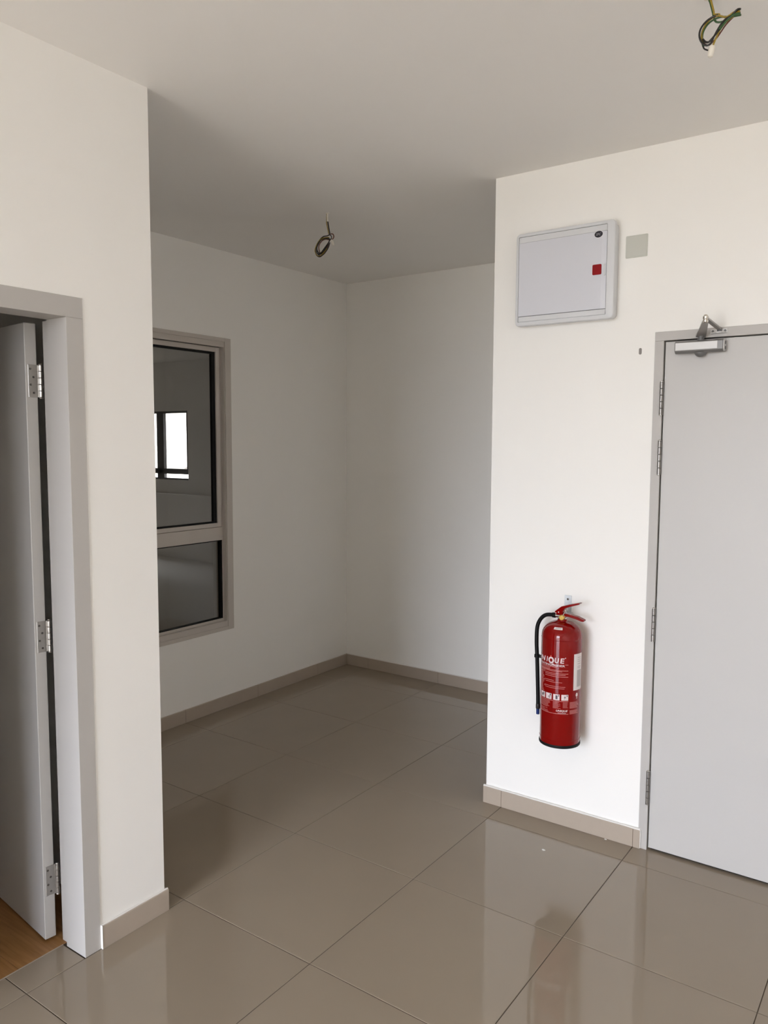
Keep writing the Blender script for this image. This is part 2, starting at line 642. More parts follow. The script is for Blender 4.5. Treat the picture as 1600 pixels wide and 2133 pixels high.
s = sempty('baseboard_left', (XL, YE, 0), 'short tile skirting beside the bedroom door frame')
sk_piece(s, XL, XL+SK, 1.4425, YE+SK)
sk_piece(s, TX-2*T+0.0008, XL-0.001, YE, YE+SK)
sk_piece(s, XW+SK, TX-2*T-0.0008, YE, YE+SK)
b = BM()
yy = [1.444+0.0205*k for k in range(14)]
add_tube(b, [(XL+0.004, y, SH+random.uniform(0, .001)) for y in yy if y < YE+SK], 0.0036, 8)
obj('filler_bead', b, 'caulk', s, True)

obj('lit_end', box(XL+0.0005, XL+SK+0.0012, 1.4401, 1.4424, 0.001, SH+0.003, 0.0006, 1), 'chip', s, label='window-lit cut end of the skirting, coloured white')  # white piece added: window light on the cut end, put into colour

s = sempty('baseboard_alcove_left', (XW, YB, 0), 'dark shaded tile skirting below the alcove window')
cuts = [YE+SK+0.001, TY+T, TY+2*T, TY+3*T, TY+4*T, YB]
for a_, c_ in zip(cuts[:-1], cuts[1:]):
    sk_piece(s, XW, XW+SK, a_+0.0008, c_-0.0008)
obj('joint_fill', box(XW, XW+SK-0.0015, YE+SK+0.002, YB-0.001, 0, SH-0.0015), 'joint', s)
s = sempty('baseboard_alcove_back', (XW, YB, 0), 'tile skirting along the back wall of the alcove')
cuts = [XW+SK+0.001, TX-3*T, TX-2*T, TX-T, XR-SK-0.001]
for a_, c_ in zip(cuts[:-1], cuts[1:]):
    sk_piece(s, a_+0.0008, c_-0.0008, YB-SK, YB)
obj('joint_fill', box(XW+SK+0.002, XR-SK-0.002, YB-SK+0.0015, YB, 0, SH-0.0015), 'joint', s)
b = BM()
pts = [(XW+SK+0.005+0.04*k, YB-0.005, SH+random.uniform(0, .0012)) for k in range(47)]
add_tube(b, [p for p in pts if p[0] < XR-SK-0.004], 0.0042, 8)
obj('filler_bead', b, 'caulk', s, True)

# ------------------------------------------------------------------ door 1: bedroom door, open
d1 = sempty('door_1', (XL, 1.41, 0), 'open grey bedroom door with steel hinges on the left')
b = BM()
XF, XB = XL+0.003, -2.297


def jamb_profile(y_in, y_out, s):      # plan outline with a rebate on the bedroom side
    return [(XF, y_in), (XF, y_out), (XB, y_out), (XB, y_in+s*0.012), (-2.255, y_in+s*0.012), (-2.255, y_in)]


add_prism(b, jamb_profile(1.383, 1.4398, 1), lambda a, c, d: (a, c, d), 0.0, 2.0218, 0.0005)
obj('door_jamb', b, 'frame', d1)
b = BM()
add_prism(b, jamb_profile(0.650, 0.5932, -1), lambda a, c, d: (a, c, d), 0.0, 2.0218, 0.0005)
obj('door_jamb', b, 'frame', d1)
b = BM()
add_prism(b, [(XF, 2.0222), (XF, 2.0838), (XB, 2.0838), (XB, 2.034), (-2.255, 2.034), (-2.255, 2.0222)], lambda a, c, d: (a, d, c), 0.5932, 1.4398, 0.0005)
obj('door_head', b, 'frame', d1)
# leaf
P0 = Vector((-2.330, 1.3530, 0))
U = Vector((-0.9935, 0.114, 0)).normalized()
Nn = Vector((0.114, 0.9935, 0)).normalized()
LT, LWD = 0.037, 0.722


def leafpt(a, c, z):                 # a along the leaf from the hinge edge, c through its thickness
    v = P0+U*a+Nn*c
    return (v.x, v.y, z)


b = BM()
add_prism(b, [(0, 0), (LWD, 0), (LWD, LT), (0, LT)], leafpt, 0.007, 2.017, 0.0018)
obj('door_leaf', b, 'door', d1)
# hinges: plate on the leaf edge, knuckle at the outer corner
for zc in (1.839, 1.025, 0.205):
    hz = 0.0505
    b = BM()
    add_prism(b, [(-0.0015, 0.008), (0.004, 0.008), (0.004, LT+0.004), (-0.0015, LT+0.004)], leafpt, zc-hz, zc+hz, 0.0004)
    h = obj('hinge', b, 'steel', d1, label='brushed steel butt hinge')
    kc = leafpt(-0.0055, LT+0.0085, 0)
    for q in range(5):
        z0 = zc-hz+q*2*hz/5
        b = BM()
        add_lathe(b, [(0.0045, 0.0), (0.0062, 0.001), (0.0062, 2*hz/5-0.0014), (0.0045, 2*hz/5-0.0004)], (kc[0], kc[1], z0), 16)
        obj('knuckle', b, 'steel', h, True)
    for sgn in (0, 1):
        b = BM()
        z0 = zc+hz if sgn else zc-hz
        d_ = 1 if sgn else -1
        add_lathe(b, [(0.0062, 0), (0.0068, 0.0012*d_), (0.005, 0.0042*d_)], (kc[0], kc[1], z0), 16)
        obj('pin_cap', b, 'steel', h, True)
    for q, (cz, cc) in enumerate(((0.037, 0.015), (0.012, 0.024), (-0.012, 0.015), (-0.037, 0.024))):
        b = BM()
        c0 = Vector(leafpt(-0.0015, cc, zc+cz))
        ring = []
        for k in range(12):
            a = 2*PI*k/12
            ring.append(c0+Nn*0.0036*math.cos(a)+Vector((0, 0, 0.0036*math.sin(a))))
        top = [b.verts.new(p-U*0.0010) for p in ring]
        bot = [b.verts.new(p+U*0.0005) for p in ring]
        ctr = b.verts.new(c0-U*0.0002)
        for k in range(12):
            b.faces.new((top[k], top[(k+1) % 12], bot[(k+1) % 12], bot[k]))
            b.faces.new((top[k], top[(k+1) % 12], ctr))
        obj('screw', b, 'screw', h)

# ------------------------------------------------------------------ door 2: entrance door, closed
d2 = sempty('door_2', (-0.44, YR, 0), 'closed pale grey entrance door at the right edge')
FY0, FY1 = YR-0.003, YR+0.125
b = BM()
add_prism(b, [(D2X0+0.0003, FY0), (-0.897, FY0), (-0.897, YR+0.053), (-0.875, YR+0.053), (-0.875, FY1), (D2X0+0.0003, FY1)], lambda a, c, d: (a, c, d), 0.0, 2.0478, 0.001)
obj('door_jamb', b, 'frame', d2)
b = BM()
add_prism(b, [(D2X1-0.0003, FY0), (0.020, FY0), (0.020, YR+0.053), (-0.002, YR+0.053), (-0.002, FY1), (D2X1-0.0003, FY1)], lambda a, c, d: (a, c, d), 0.0, 2.0478, 0.001)
obj('door_jamb', b, 'frame', d2)
b = BM()
add_prism(b, [(FY0, 2.048), (FY0, 2.0828), (FY1, 2.0828), (FY1, 2.026), (YR+0.053, 2.026), (YR+0.053, 2.048)], lambda a, c, d: (d, a, c), D2X0+0.0003, D2X1-0.0003, 0.001)
obj('door_head', b, 'frame', d2)
LEAFY = YR+0.0035
obj('door_leaf', box(-0.8925, 0.016, LEAFY, LEAFY+0.045, 0.010, 2.0435, 0.0018), 'door', d2)
obj('drop_seal', box(-0.885, 0.008, LEAFY+0.012, LEAFY+0.03, 0.002, 0.012), 'rubber', d2)
for z0, z1 in ((1.764, 1.890), (1.533, 1.664), (0.870, 1.001), (0.197, 0.334)):
    hc = (z0+z1)/2
    hl = (z1-z0)
    b = BM()
    add_box(b, -0.8985, -0.8915, FY0-0.0012, FY0+0.006, z0, z1, 0.0006, 1)
    h = obj('hinge', b, 'closer', d2, label='slim steel hinge barrel')
    for q in range(5):
        zz = z0+q*hl/5
        b = BM()
        add_lathe(b, [(0.005, 0.0), (0.0068, 0.001), (0.0068, hl/5-0.0016), (0.005, hl/5-0.0004)], (-0.8985, FY0-0.0068, zz), 16)
        obj('knuckle', b, 'hinge', h, True)
    for sgn in (0, 1):
        b = BM()
        d_ = 1 if sgn else -1
        add_lathe(b, [(0.0066, 0), (0.0066, 0.0018*d_), (0.0045, 0.004*d_)], (-0.8985, FY0-0.0068, z1 if sgn else z0), 16)
        obj('pin_cap', b, 'steel', h, True)

# ------------------------------------------------------------------ window 1: alcove window
w1 = sempty('window_1', (XW, 2.78, W1[2]), 'grey aluminium window with a tinted opening sash over a fixed pane')
YC0, YC1 = 2.165, 3.386           # casing outer


def ring_prism(bm, y0, y1, z0, z1, iy0, iy1, iz0, iz1, x0, x1, bev=0.0):
    add_box(bm, x0, x1, y0, iy0, z0, z1, bev, 1)
    add_box(bm, x0, x1, iy1, y1, z0, z1, bev, 1)
    add_box(bm, x0, x1, iy0, iy1, z0, iz0, bev, 1)
    add_box(bm, x0, x1, iy0, iy1, iz1, z1, bev, 1)


b = BM()
ring_prism(b, YC0, YC1, 0.492, 2.276, 2.213, 3.338, 0.516, 2.253, XW-0.001, XW+0.005, 0.0015)
obj('casing', b, 'alu', w1)
b = BM()
ring_prism(b, 2.203, 3.347, 0.508, 2.259, 2.235, 3.3325, 0.548, 2.222, XW-0.09, XW-0.002)
# inner step that carries the glazing
b2 = BM()
obj('reveal_frame', b, 'alu', w1)
b = BM()
ring_prism(b, 2.230, 3.336, 0.540, 2.226, 2.262, 3.328, 0.562, 2.222, XW-0.080, XW-0.031)
obj('fixed_frame', b, 'alu', w1)
obj('transom', box(XW-0.080, XW-0.027, 2.236, 3.3315, 1.052, 1.1335, 0.002, 1), 'alu', w1)
b = BM()
ring_prism(b, 2.247, 3.3195, 1.1355, 2.2185, 2.285, 3.2895, 1.160, 2.191, XW-0.078, XW-0.024, 0.0015)
sash = obj('sash', b, 'alu', w1)
b = BM()
ring_prism(b, 2.280, 3.2905, 1.157, 2.193, 2.299, 3.264, 1.170, 2.178, XW-0.052, XW-0.034)
obj('gasket', b, 'rubber', sash)
obj('pane', box(XW-0.050, XW-0.044, 2.296, 3.266, 1.168, 2.180), 'glass', sash)
b = BM()
ring_prism(b, 2.240, 3.3315, 1.1325, 2.2225, 2.246, 3.3205, 1.1345, 2.2195, XW-0.079, XW-0.040)
obj('sash_seal', b, 'rubber', w1)
b = BM()
ring_prism(b, 2.262, 3.3285, 0.5615, 1.0525, 2.275, 3.3155, 0.567, 1.046, XW-0.060, XW-0.034)
obj('gasket', b, 'rubber', w1)
obj('pane', box(XW-0.052, XW-0.046, 2.270, 3.3165, 0.566, 1.048), 'glass', w1)

# ------------------------------------------------------------------ window 2: bright window across the service room
w2 = sempty('window_2', (-9.7, YS, W2[2]), 'bright far window seen through the tinted alcove glass')
FA, FB = YS+0.02, YS+0.07
for nm, x0, x1, z0, z1 in (('transom', W2[0], W2[1], 1.196, 1.272), ('head', W2[0], W2[1], 2.066, 2.095), ('sill', W2[0], W2[1], 1.115, 1.138),
                           ('mullion', -9.355, -9.205, 1.138, 2.066), ('mullion', -10.10, -9.98, 1.138, 2.066), ('jamb', -8.708, -8.660, 1.272, 2.066), ('jamb', W2[0], -10.74, 1.138, 2.066)):
    obj(nm, box(x0, x1, FA, FB, z0, z1), 'dark', w2)
for x0, x1 in ((-9.205, -8.708), (-9.98, -9.355), (-10.74, -10.10)):
    obj('pane', box(x0, x1, YS+0.043, YS+0.047, 1.272, 2.066), 'glass2', w2)
b = BM()
add_box(b, -9.205, -9.180, YS+0.005, YS+0.02, 1.655, 1.675)
add_box(b, -9.190, -9.178, YS+0.0, YS+0.012, 1.598, 1.675)
obj('handle', b, 'dark', w2)

# building across the way, seen through both windows
nb = thing('neighbour_building', 'pale sunlit facade glimpsed through the far window', 'building', (-26, 20, -6))
obj('facade', box(-45, -12, 20, 22, -6, 16), 'facade', nb)
for k, (x, z, s_) in enumerate(((-23.2, 1.90, 0.10), (-23.5, 0.55, 0.16), (-22.9, 0.55, 0.10))):
    f = obj('window', box(x-s_/2, x+s_/2, 19.95, 20.02, z-s_, z+s_, 0.005), 'plug', nb)

# ------------------------------------------------------------------ distribution box
bx0, bx1, bz0, bz1 = -1.5035, -1.081, 2.142, 2.5225
bx = thing('distribution_box', 'white wall-mounted electrical distribution box with a red latch', 'electrical box', ((bx0+bx1)/2, YR, bz0))
FY = YR-0.060


def rrect(x0, x1, z0, z1, r, seg=5):
    pts = []
    for cx_, cz_, a0_ in ((x1-r, z1-r, 0), (x0+r, z1-r, 90), (x0+r, z0+r, 180), (x1-r, z0+r, 270)):
        for k in range(seg+1):
            a = math.radians(a0_+90*k/seg)
            pts.append((cx_+r*math.cos(a), cz_+r*math.sin(a)))
    return pts


xzf = lambda a, c, d: (a, d, c)
b = BM()
add_prism(b, rrect(bx0+0.006, bx1-0.006, bz0+0.006, bz1-0.006, 0.016), xzf, FY+0.012, YR)
obj('enclosure', b, 'box', bx, True)
# front trim as a ring with a rounded outer edge and a recessed middle
ix0, ix1, iz0, iz1 = -1.4905, -1.1115, 2.1585, 2.5085


def ring_between(bm, A, B):
    n_ = len(A)
    for i in range(n_):
        bm.faces.new((A[i], A[(i+1) % n_], B[(i+1) % n_], B[i]))


b = BM()
loops = []
for inset, yv, rr_ in ((0.0, FY+0.022, 0.018), (0.0, FY+0.006, 0.018), (0.0018, FY+0.0018, 0.017), (0.006, FY, 0.014)):
    loops.append([b.verts.new((x, yv, z)) for x, z in rrect(bx0+inset, bx1-inset, bz0+inset, bz1-inset, rr_)])
for yv, g in ((FY, 0.0), (FY+0.006, 0.001)):
    loops.append([b.verts.new((x, yv, z)) for x, z in rrect(ix0+g, ix1-g, iz0+g, iz1-g, 0.004)])
for A, B in zip(loops[:-1], loops[1:]):
    ring_between(b, A, B)
b.faces.new(loops[-1])
b.faces.new(loops[0])
obj('front_trim', b, 'box', bx, True)
obj('upper_strip', box(ix0+0.0022, ix1-0.0022, FY+0.0015, FY+0.006, 2.4835, iz1-0.0022, 0.001), 'box', bx)
obj('lower_strip', box(ix0+0.0022, ix1-0.0022, FY+0.0015, FY+0.006, iz0+0.0022, 2.1810, 0.001), 'box', bx)
obj('seam', box(ix0+0.0022, ix1-0.0022, FY+0.0035, FY+0.006, 2.1805, 2.4835), 'seam', bx)
# lid leans in slightly at the grip side
b = BM()
add_prism(b, [(ix0+0.0022, FY+0.004), (ix0+0.0022, FY-0.0005), (ix1-0.022, FY-0.0005), (ix1-0.0024, FY+0.0028), (ix1-0.0024, FY+0.004)], lambda a, c, d: (a, c, d), 2.1830, 2.4822)
lid = obj('lid', b, 'lid', bx)
b = BM()
add_prism(b, rrect(-1.1685, -1.1320, 2.3160, 2.3560, 0.004, 3), xzf, FY-0.003, FY+0.001, 0.0006)
obj('latch', b, 'latch', lid, label='square red plastic latch')
b = BM()
add_prism(b, rrect(-1.1235, -1.1165, 2.3100, 2.3560, 0.003, 3), xzf, FY-0.0025, FY+0.003, 0.0008)
obj('finger_grip', b, 'box', lid)


def ellipse(cx_, cz_, a, c, tilt=0.0, n_=28):
    out = []
    for k in range(n_):
        t = 2*PI*k/n_
        x, z = a*math.cos(t), c*math.sin(t)
        out.append((cx_+x*math.cos(tilt)-z*math.sin(tilt), cz_+x*math.sin(tilt)+z*math.cos(tilt)))
    return out


b = BM()
add_prism(b, ellipse(-1.1470, 2.4715, 0.0182, 0.0142, 0.06), xzf, FY-0.0012, FY+0.001)
obj('badge_rim', b, 'badge_rim', lid)
b = BM()
add_prism(b, ellipse(-1.1470, 2.4715, 0.0166, 0.0126, 0.06), xzf, FY-0.0018, FY+0.001)
obj('badge', b, 'badge', lid, label='black oval maker badge with pale script letters')
tb = text_bm('SPC', 0.0135, 0.0, 0.35, width=0.022)
for v in tb.verts:
    v.co = Vector((-1.1580+v.co.x, FY-0.0022, 2.4665+v.co.y))
obj('badge_lettering', tb, 'badge_text', lid)

# blank cover plate and wall plug
bp_ = thing('blank_plate', 'square grey blank cover plate right of the distribution box', 'wall plate', (-1.0145, YR, 2.42))
b = BM()
add_prism(b, rrect(-1.0572, -0.9722, 2.3768, 2.4620, 0.003, 3), xzf, YR-0.0035, YR, 0.0008)
obj('plate', b, 'plate', bp_)
b = BM()
add_prism(b, rrect(-1.0535, -0.9759, 2.3805, 2.4583, 0.003, 3), xzf, YR-0.0048, YR-0.003, 0.0006)
obj('cover', b, 'plate', bp_)
wp = BM()
add_prism(wp, rrect(-0.9935, -0.9825, 2.0010, 2.0260, 0.005, 4), xzf, YR-0.0012, YR+0.004)
tag(obj('wall_plug', wp, 'plug'), 'tiny grey plug in the wall left of the door closer', 'wall plug')

# ------------------------------------------------------------------ door closer
CY0 = LEAFY-0.0485
cl = thing('door_closer', 'grey overhead door closer with folded arm on the entrance door', 'door closer', (-0.76, YR, 1.99))
b = BM()
add_prism(b, [(LEAFY, 1.9935), (CY0+0.012, 1.9900), (CY0, 1.9985), (CY0, 2.0310), (CY0+0.008, 2.0365), (LEAFY, 2.0365)], lambda a, c, d: (d, a, c), -0.8455, -0.6740, 0.0015)
obj('housing', b, 'closer', cl)
b = BM()
add_box(b, -0.8430, -0.6925, CY0-0.0016, CY0+0.002, 2.0015, 2.0300, 0.0015)
obj('cover_strip', b, 'closer_face', cl, label='bright silver cover strip')
b = BM()
add_prism(b, [(LEAFY-0.004, 1.9955), (CY0+0.012, 1.9925), (CY0+0.003, 1.9995), (CY0+0.003, 2.0300), (CY0+0.009, 2.0345), (LEAFY-0.004, 2.0345)], lambda a, c, d: (d, a, c), -0.6742, -0.6705, 0.0008)
ep = obj('end_plate', b, 'closer_face', cl)
for zc in (2.0045, 2.0240):
    b = BM()
    add_lathe(b, [(0.0068, -0.001), (0.0068, 0.0012), (0.0038, 0.0013), (0.0034, 0.0004)], (-0.6705, LEAFY-0.024, zc), 18, 'x')
    obj('screw', b, 'closer_dark', ep, True)
b = BM()
add_lathe(b, [(0.021, 0.0), (0.020, -0.004), (0.017, -0.010), (0.011, -0.015), (0.006, -0.0165)], (-0.757, LEAFY-0.026, 1.9925), 28)
obj('pivot_cap', b, 'closer_dark', cl, True)
# arm: spindle boot, main arm out to the elbow, forearm back to the frame shoe
SP = Vector((-0.757, LEAFY-0.026, 2.0365))
EL = Vector((-0.706, 2.945, 2.090))
SH_ = Vector((-0.694, YR-0.018, 2.0685))
b = BM()
add_lathe(b, [(0.012, 0), (0.012, 0.006), (0.0105, 0.018), (0.0085, 0.019)], tuple(SP), 24)
obj('spindle', b, 'closer_dark', cl, True)


def bar(bm, A, B, w0, w1, t, z_up=Vector((0, 0, 1))):
    d = (B-A).normalized()
    s_ = d.cross(z_up).normalized()
    u_ = s_.cross(d)
    vs_ = []
    for P, w_ in ((A, w0), (B, w1)):
        for sx, su in ((-1, -1), (1, -1), (1, 1), (-1, 1)):
            vs_.append(bm.verts.new(P+s_*sx*w_/2+u_*su*t/2))
    for k in range(4):
        bm.faces.new((vs_[k], vs_[(k+1) % 4], vs_[4+(k+1) % 4], vs_[4+k]))
    bm.faces.new(vs_[:4])
    bm.faces.new(vs_[4:][::-1])


b = BM()
bar(b, SP+Vector((-0.002, 0.006, 0.016)), EL+Vector((0, 0, -0.006)), 0.036, 0.020, 0.007)
bmesh.ops.bevel(b, geom=b.edges[:], offset=0.001, segments=1, affect='EDGES')
obj('main_arm', b, 'arm', cl)
b = BM()
add_lathe(b, [(0.0075, -0.012), (0.0095, -0.010), (0.0095, -0.003), (0.0075, -0.002), (0.0085, 0.0), (0.0098, 0.002), (0.0098, 0.010), (0.007, 0.013), (0.0055, 0.016)], tuple(EL), 22)
obj('elbow_joint', b, 'chrome', cl, True)
b = BM()
bar(b, EL+Vector((0, 0, 0.004)), SH_+Vector((0, -0.004, 0.006)), 0.017, 0.016, 0.007)
bmesh.ops.bevel(b, geom=b.edges[:], offset=0.001, segments=1, affect='EDGES')
obj('forearm', b, 'arm', cl)
b = BM()
add_prism(b, [(-0.728, YR-0.003), (-0.668, YR-0.003), (-0.672, YR-0.011), (-0.685, YR-0.026), (-0.703, YR-0.026), (-0.722, YR-0.011)], lambda a, c, d: (a, c, d), 2.0600, 2.0650, 0.0008)
add_box(b, -0.728, -0.668, YR-0.0075, YR-0.003, 2.0590, 2.0765, 0.001)
sh = obj('frame_shoe', b, 'closer_face', cl)
b = BM()
add_lathe(b, [(0.008, -0.003), (0.008, 0.010), (0.005, 0.013)], tuple(SH_), 18)
obj('shoe_pin', b, 'closer_dark', sh, True)
for x in (-0.719, -0.676):
    b = BM()
    add_lathe(b, [(0.0045, 0.0), (0.0045, -0.0016), (0.0028, -0.0022)], (x, YR-0.0075, 2.0685), 14, 'y')
    obj('screw', b, 'closer_dark', sh, True)

# ------------------------------------------------------------------ fire extinguisher on its bracket
EX, EY, ER = -1.240, 3.016, 0.0825
A0 = -1.180723
hb = thing('wall_bracket', 'galvanised steel hanging bracket above the fire extinguisher', 'bracket', (-1.2595, YR, 0.93))
b = BM()
add_prism(b, rrect(-1.2752, -1.2435, 0.928, 1.0112, 0.002, 2), xzf, YR-0.0025, YR, 0.0005)
obj('plate', b, 'galv', hb)
b = BM()
add_prism(b, [(YR-0.0025, 0.932), (YR-0.0025, 0.940), (YR-0.062, 0.940), (YR-0.066, 0.952), (YR-0.070, 0.952), (YR-0.068, 0.932)], lambda a, c, d: (d, a, c), -1.252, -1.236)
obj('hook', b, 'galv', hb)
b = BM()
add_lathe(b, [(0.0048, 0.0), (0.0048, -0.002), (0.003, -0.003)], (-1.2592, YR-0.0025, 0.9950), 16, 'y')
obj('screw', b, 'screw', hb, True)

ex = thing('fire_extinguisher', 'red fire extinguisher with black hose hung on the white wall', 'fire extinguisher', (EX, EY, 0.412))
b = BM()
prof = [(0.070, 0.419), (0.0815, 0.420), (ER, 0.424), (ER, 0.862)]
for k in range(1, 13):
    a = PI/2*k/12*0.93
    prof.append((0.0225+(ER-0.0225)*math.cos(a), 0.862+0.060*math.sin(a)))
prof += [(0.021, 0.925), (0.019, 0.932)]
add_lathe(b, [(r, h) for r, h in prof], (EX, EY, 0), 72)
cyl_o = obj('cylinder', b, 'red', ex, True)
for z in (0.8565, 0.4405):
    b = BM()
    add_lathe(b, [(ER-0.001, z-0.0018), (ER+0.0009, z), (ER-0.001, z+0.0018)], (EX, EY, 0), 72, cap=False)
    obj('weld_bead', b, 'red', cyl_o, True)
b = BM()
add_lathe(b, [(0.074, 0.4105), (0.0835, 0.4105), (0.0845, 0.413), (0.0845, 0.4205), (0.0832, 0.4225), (0.074, 0.4215)], (EX, EY, 0), 72)
obj('base_ring', b, 'rubber', ex, True, 'black rubber base ring')


def on_cyl(th, z, eps=0.0004):
    return Vector((EX+(ER+eps)*math.cos(A0+th), EY+(ER+eps)*math.sin(A0+th), z))


def patch(bm, t0, t1, z0, z1, eps=0.0004, n_=6):
    n_ = max(2, int(abs(t1-t0)/0.06)+1)
    prev = None
    for k in range(n_+1):
        t = t0+(t1-t0)*k/n_
        a_, c_ = bm.verts.new(on_cyl(t, z0, eps)), bm.verts.new(on_cyl(t, z1, eps))
        if prev:
            bm.faces.new((prev[0], a_, c_, prev[1]))
        prev = (a_, c_)


def wrap_text(body, size, t0, t1, z, eps=0.0006, bold=0.0, shear=0.0, zs=1.0):
    tb = text_bm(body, size, bold, shear, width=abs(t1-t0)*ER)
    bmesh.ops.subdivide_edges(tb, edges=[e_ for e_ in tb.edges if e_.calc_length() > 0.006], cuts=1)
    for v in tb.verts:
        v.co = on_cyl(t0+v.co.x/ER, z+v.co.y*zs, eps)
    return tb


# brand word, slightly slanted heavy capitals, and the line beneath it
for ch, t0, t1 in (('U', -1.64, -1.29), ('N', -1.22, -0.87), ('I', -0.79, -0.705), ('U', -0.325, -0.112), ('E', -0.060, 0.150)):
    obj('brand_letter', wrap_text(ch, 0.0290, t0, t1, 0.7655, 0.0006, 0.0007, 0.12), 'print', cyl_o)
b = BM()
ringo, ringi = [], []
for k in range(24):
    a = 2*PI*k/24
    ringo.append(b.verts.new(on_cyl(-0.515+0.155*math.cos(a), 0.7745+0.0135*math.sin(a), 0.0006)))
    ringi.append(b.verts.new(on_cyl(-0.515+0.075*math.cos(a), 0.7745+0.0070*math.sin(a), 0.0006)))
ring_between(b, ringo, ringi)
patch(b, -0.46, -0.36, 0.7560, 0.7610, 0.0006)
obj('brand_emblem', b, 'print', cyl_o, label='white ring-shaped letter with a small flame')
b = BM()
patch(b, -0.56, -0.50, 0.788, 0.794, 0.0007)
obj('flame_mark', b, 'print_red', cyl_o)
b = BM()
vs_ = [b.verts.new(on_cyl(0.195+0.022*math.cos(2*PI*k/12), 0.7880+0.0020*math.sin(2*PI*k/12), 0.0006)) for k in range(12)]
b.faces.new(vs_)
obj('registered_mark', b, 'print', cyl_o)
obj('product_lettering', wrap_text('FIRE EXTINGUISHER', 0.0115, -1.60, 0.180, 0.7510, 0.0006, 0.0002, 0.0), 'print', cyl_o)
# fine print lines
b = BM()
for z, t0, t1 in ((0.7480, -1.3, -0.2), (0.7355, -1.3, 0.345), (0.7310, -1.3, 0.05), (0.7225, -0.86, 0.35), (0.7165, -0.86, 0.22), (0.7095, -0.86, 0.355),
                  (0.6925, -0.82, -0.35), (0.6855, -0.82, 0.06), (0.6680, -0.84, 0.22), (0.6610, -0.84, 0.18),
                  (0.6085, -1.3, 0.387), (0.5560, -1.3, 0.404), (0.7600, 0.19, 0.34)):
    patch(b, t0, t1, z-0.0009, z+0.0009)
for z in (0.6870, 0.6625):
    patch(b, -0.89, -0.86, z, z+0.007)
obj('instruction_print', b, 'print_thin', cyl_o)['kind'] = 'stuff'
b = BM()
for z in [0.744-0.0032*k for k in range(8)]:
    patch(b, -1.35, -0.88+random.uniform(-.05, .4)*(z > 0.73), z-0.0005, z+0.0005)
for z in [0.720-0.0052*k for k in range(16)]:
    patch(b, -1.35, -0.95+random.uniform(-.1, .02), z-0.0010, z+0.0010)
for z in [0.604-0.0036*k for k in range(8)]:
    patch(b, -1.3, -0.55+random.uniform(-.15, .05), z-0.0006, z+0.0006)
    patch(b, -0.37, -0.02+random.uniform(-.12, .05), z-0.0006, z+0.0006)
    if z > 0.582:
        patch(b, 0.12, 0.385-random.uniform(0, .05), z-0.0005, z+0.0005)
for z in [0.572-0.004*k for k in range(4)]:
    patch(b, -1.3, -0.6+random.uniform(-.3, .0), z-0.0005, z+0.0005)
for z in [0.604-0.0034*k for k in range(15)]:
    if not 0.571 < z < 0.578:
        patch(b, 0.465, 1.02-random.uniform(0, .12), z-0.0008, z+0.0008)
obj('small_print', b, 'print_thin', cyl_o)['kind'] = 'stuff'
obj('brand_lettering', wrap_text('UNIQUE', 0.0098, -0.205, 0.365, 0.5640, 0.0006, 0.0003, 0.25), 'print', cyl_o)
b = BM()
patch(b, -0.12, 0.28, 0.5590, 0.5605)
obj('brand_underline', b, 'print', cyl_o)
# four pictogram squares
for k, (t0, t1) in enumerate(((-1.18, -0.845), (-0.775, -0.445), (-0.36, -0.045), (0.04, 0.378))):
    b = BM()
    patch(b, t0, t1, 0.6125, 0.6365, 0.0005)
    sq = obj('pictogram', b, 'print', cyl_o)
    b = BM()
    tm, w_ = (t0+t1)/2, (t1-t0)
    if k == 3:
        z = [(tm+0.02, 0.632), (tm-0.05, 0.6245), (tm-0.005, 0.6245), (tm-0.035, 0.616), (tm+0.055, 0.627), (tm+0.012, 0.627)]
        b.faces.new([b.verts.new(on_cyl(a, c, 0.0008)) for a, c in z])
        patch(b, tm+0.09, tm+0.13, 0.628, 0.635, 0.0008)
    elif k == 2:
        patch(b, tm-0.04, tm+0.06, 0.6165, 0.6325, 0.0008)
        patch(b, tm+0.09, tm+0.13, 0.628, 0.635, 0.0008)
    elif k == 1:
        ro = [b.verts.new(on_cyl(tm+0.04+0.055*math.cos(2*PI*q/14), 0.6215+0.0045*math.sin(2*PI*q/14), 0.0008)) for q in range(14)]
        ri = [b.verts.new(on_cyl(tm+0.04+0.028*math.cos(2*PI*q/14), 0.6215+0.0023*math.sin(2*PI*q/14), 0.0008)) for q in range(14)]
        ring_between(b, ro, ri)
        patch(b, tm+0.07, tm+0.13, 0.627, 0.635, 0.0008)
    else:
        patch(b, tm-0.08, tm+0.02, 0.618, 0.629, 0.0008)
        patch(b, tm+0.05, tm+0.11, 0.622, 0.634, 0.0008)
    # level 3 already reached: the symbol sits beside its square
    obj('pictogram_symbol', b, 'print_dark', cyl_o)
# inspection label on the right flank
b = BM()
patch(b, 0.645, 1.30, 0.6520, 0.8020, 0.0005)
obj('service_label', b, 'label', cyl_o, label='tall white service label')
b = BM()
patch(b, 0.86, 1.22, 0.665, 0.735, 0.0007)
for z in (0.786, 0.778, 0.770, 0.760, 0.750, 0.744):
    patch(b, 0.88, 1.15, z-0.0012, z+0.0012, 0.0008)
obj('label_print', b, 'label_text', cyl_o)
b = BM()
vs_ = [b.verts.new(on_cyl(0.88+0.075*math.cos(2*PI*k/16), 0.632+0.0085*math.sin(2*PI*k/16), 0.0006)) for k in range(16)]
b.faces.new(vs_)
patch(b, 0.84, 0.92, 0.6175, 0.6205, 0.0006)
obj('approval_mark', b, 'print', cyl_o)
# small label on the shoulder


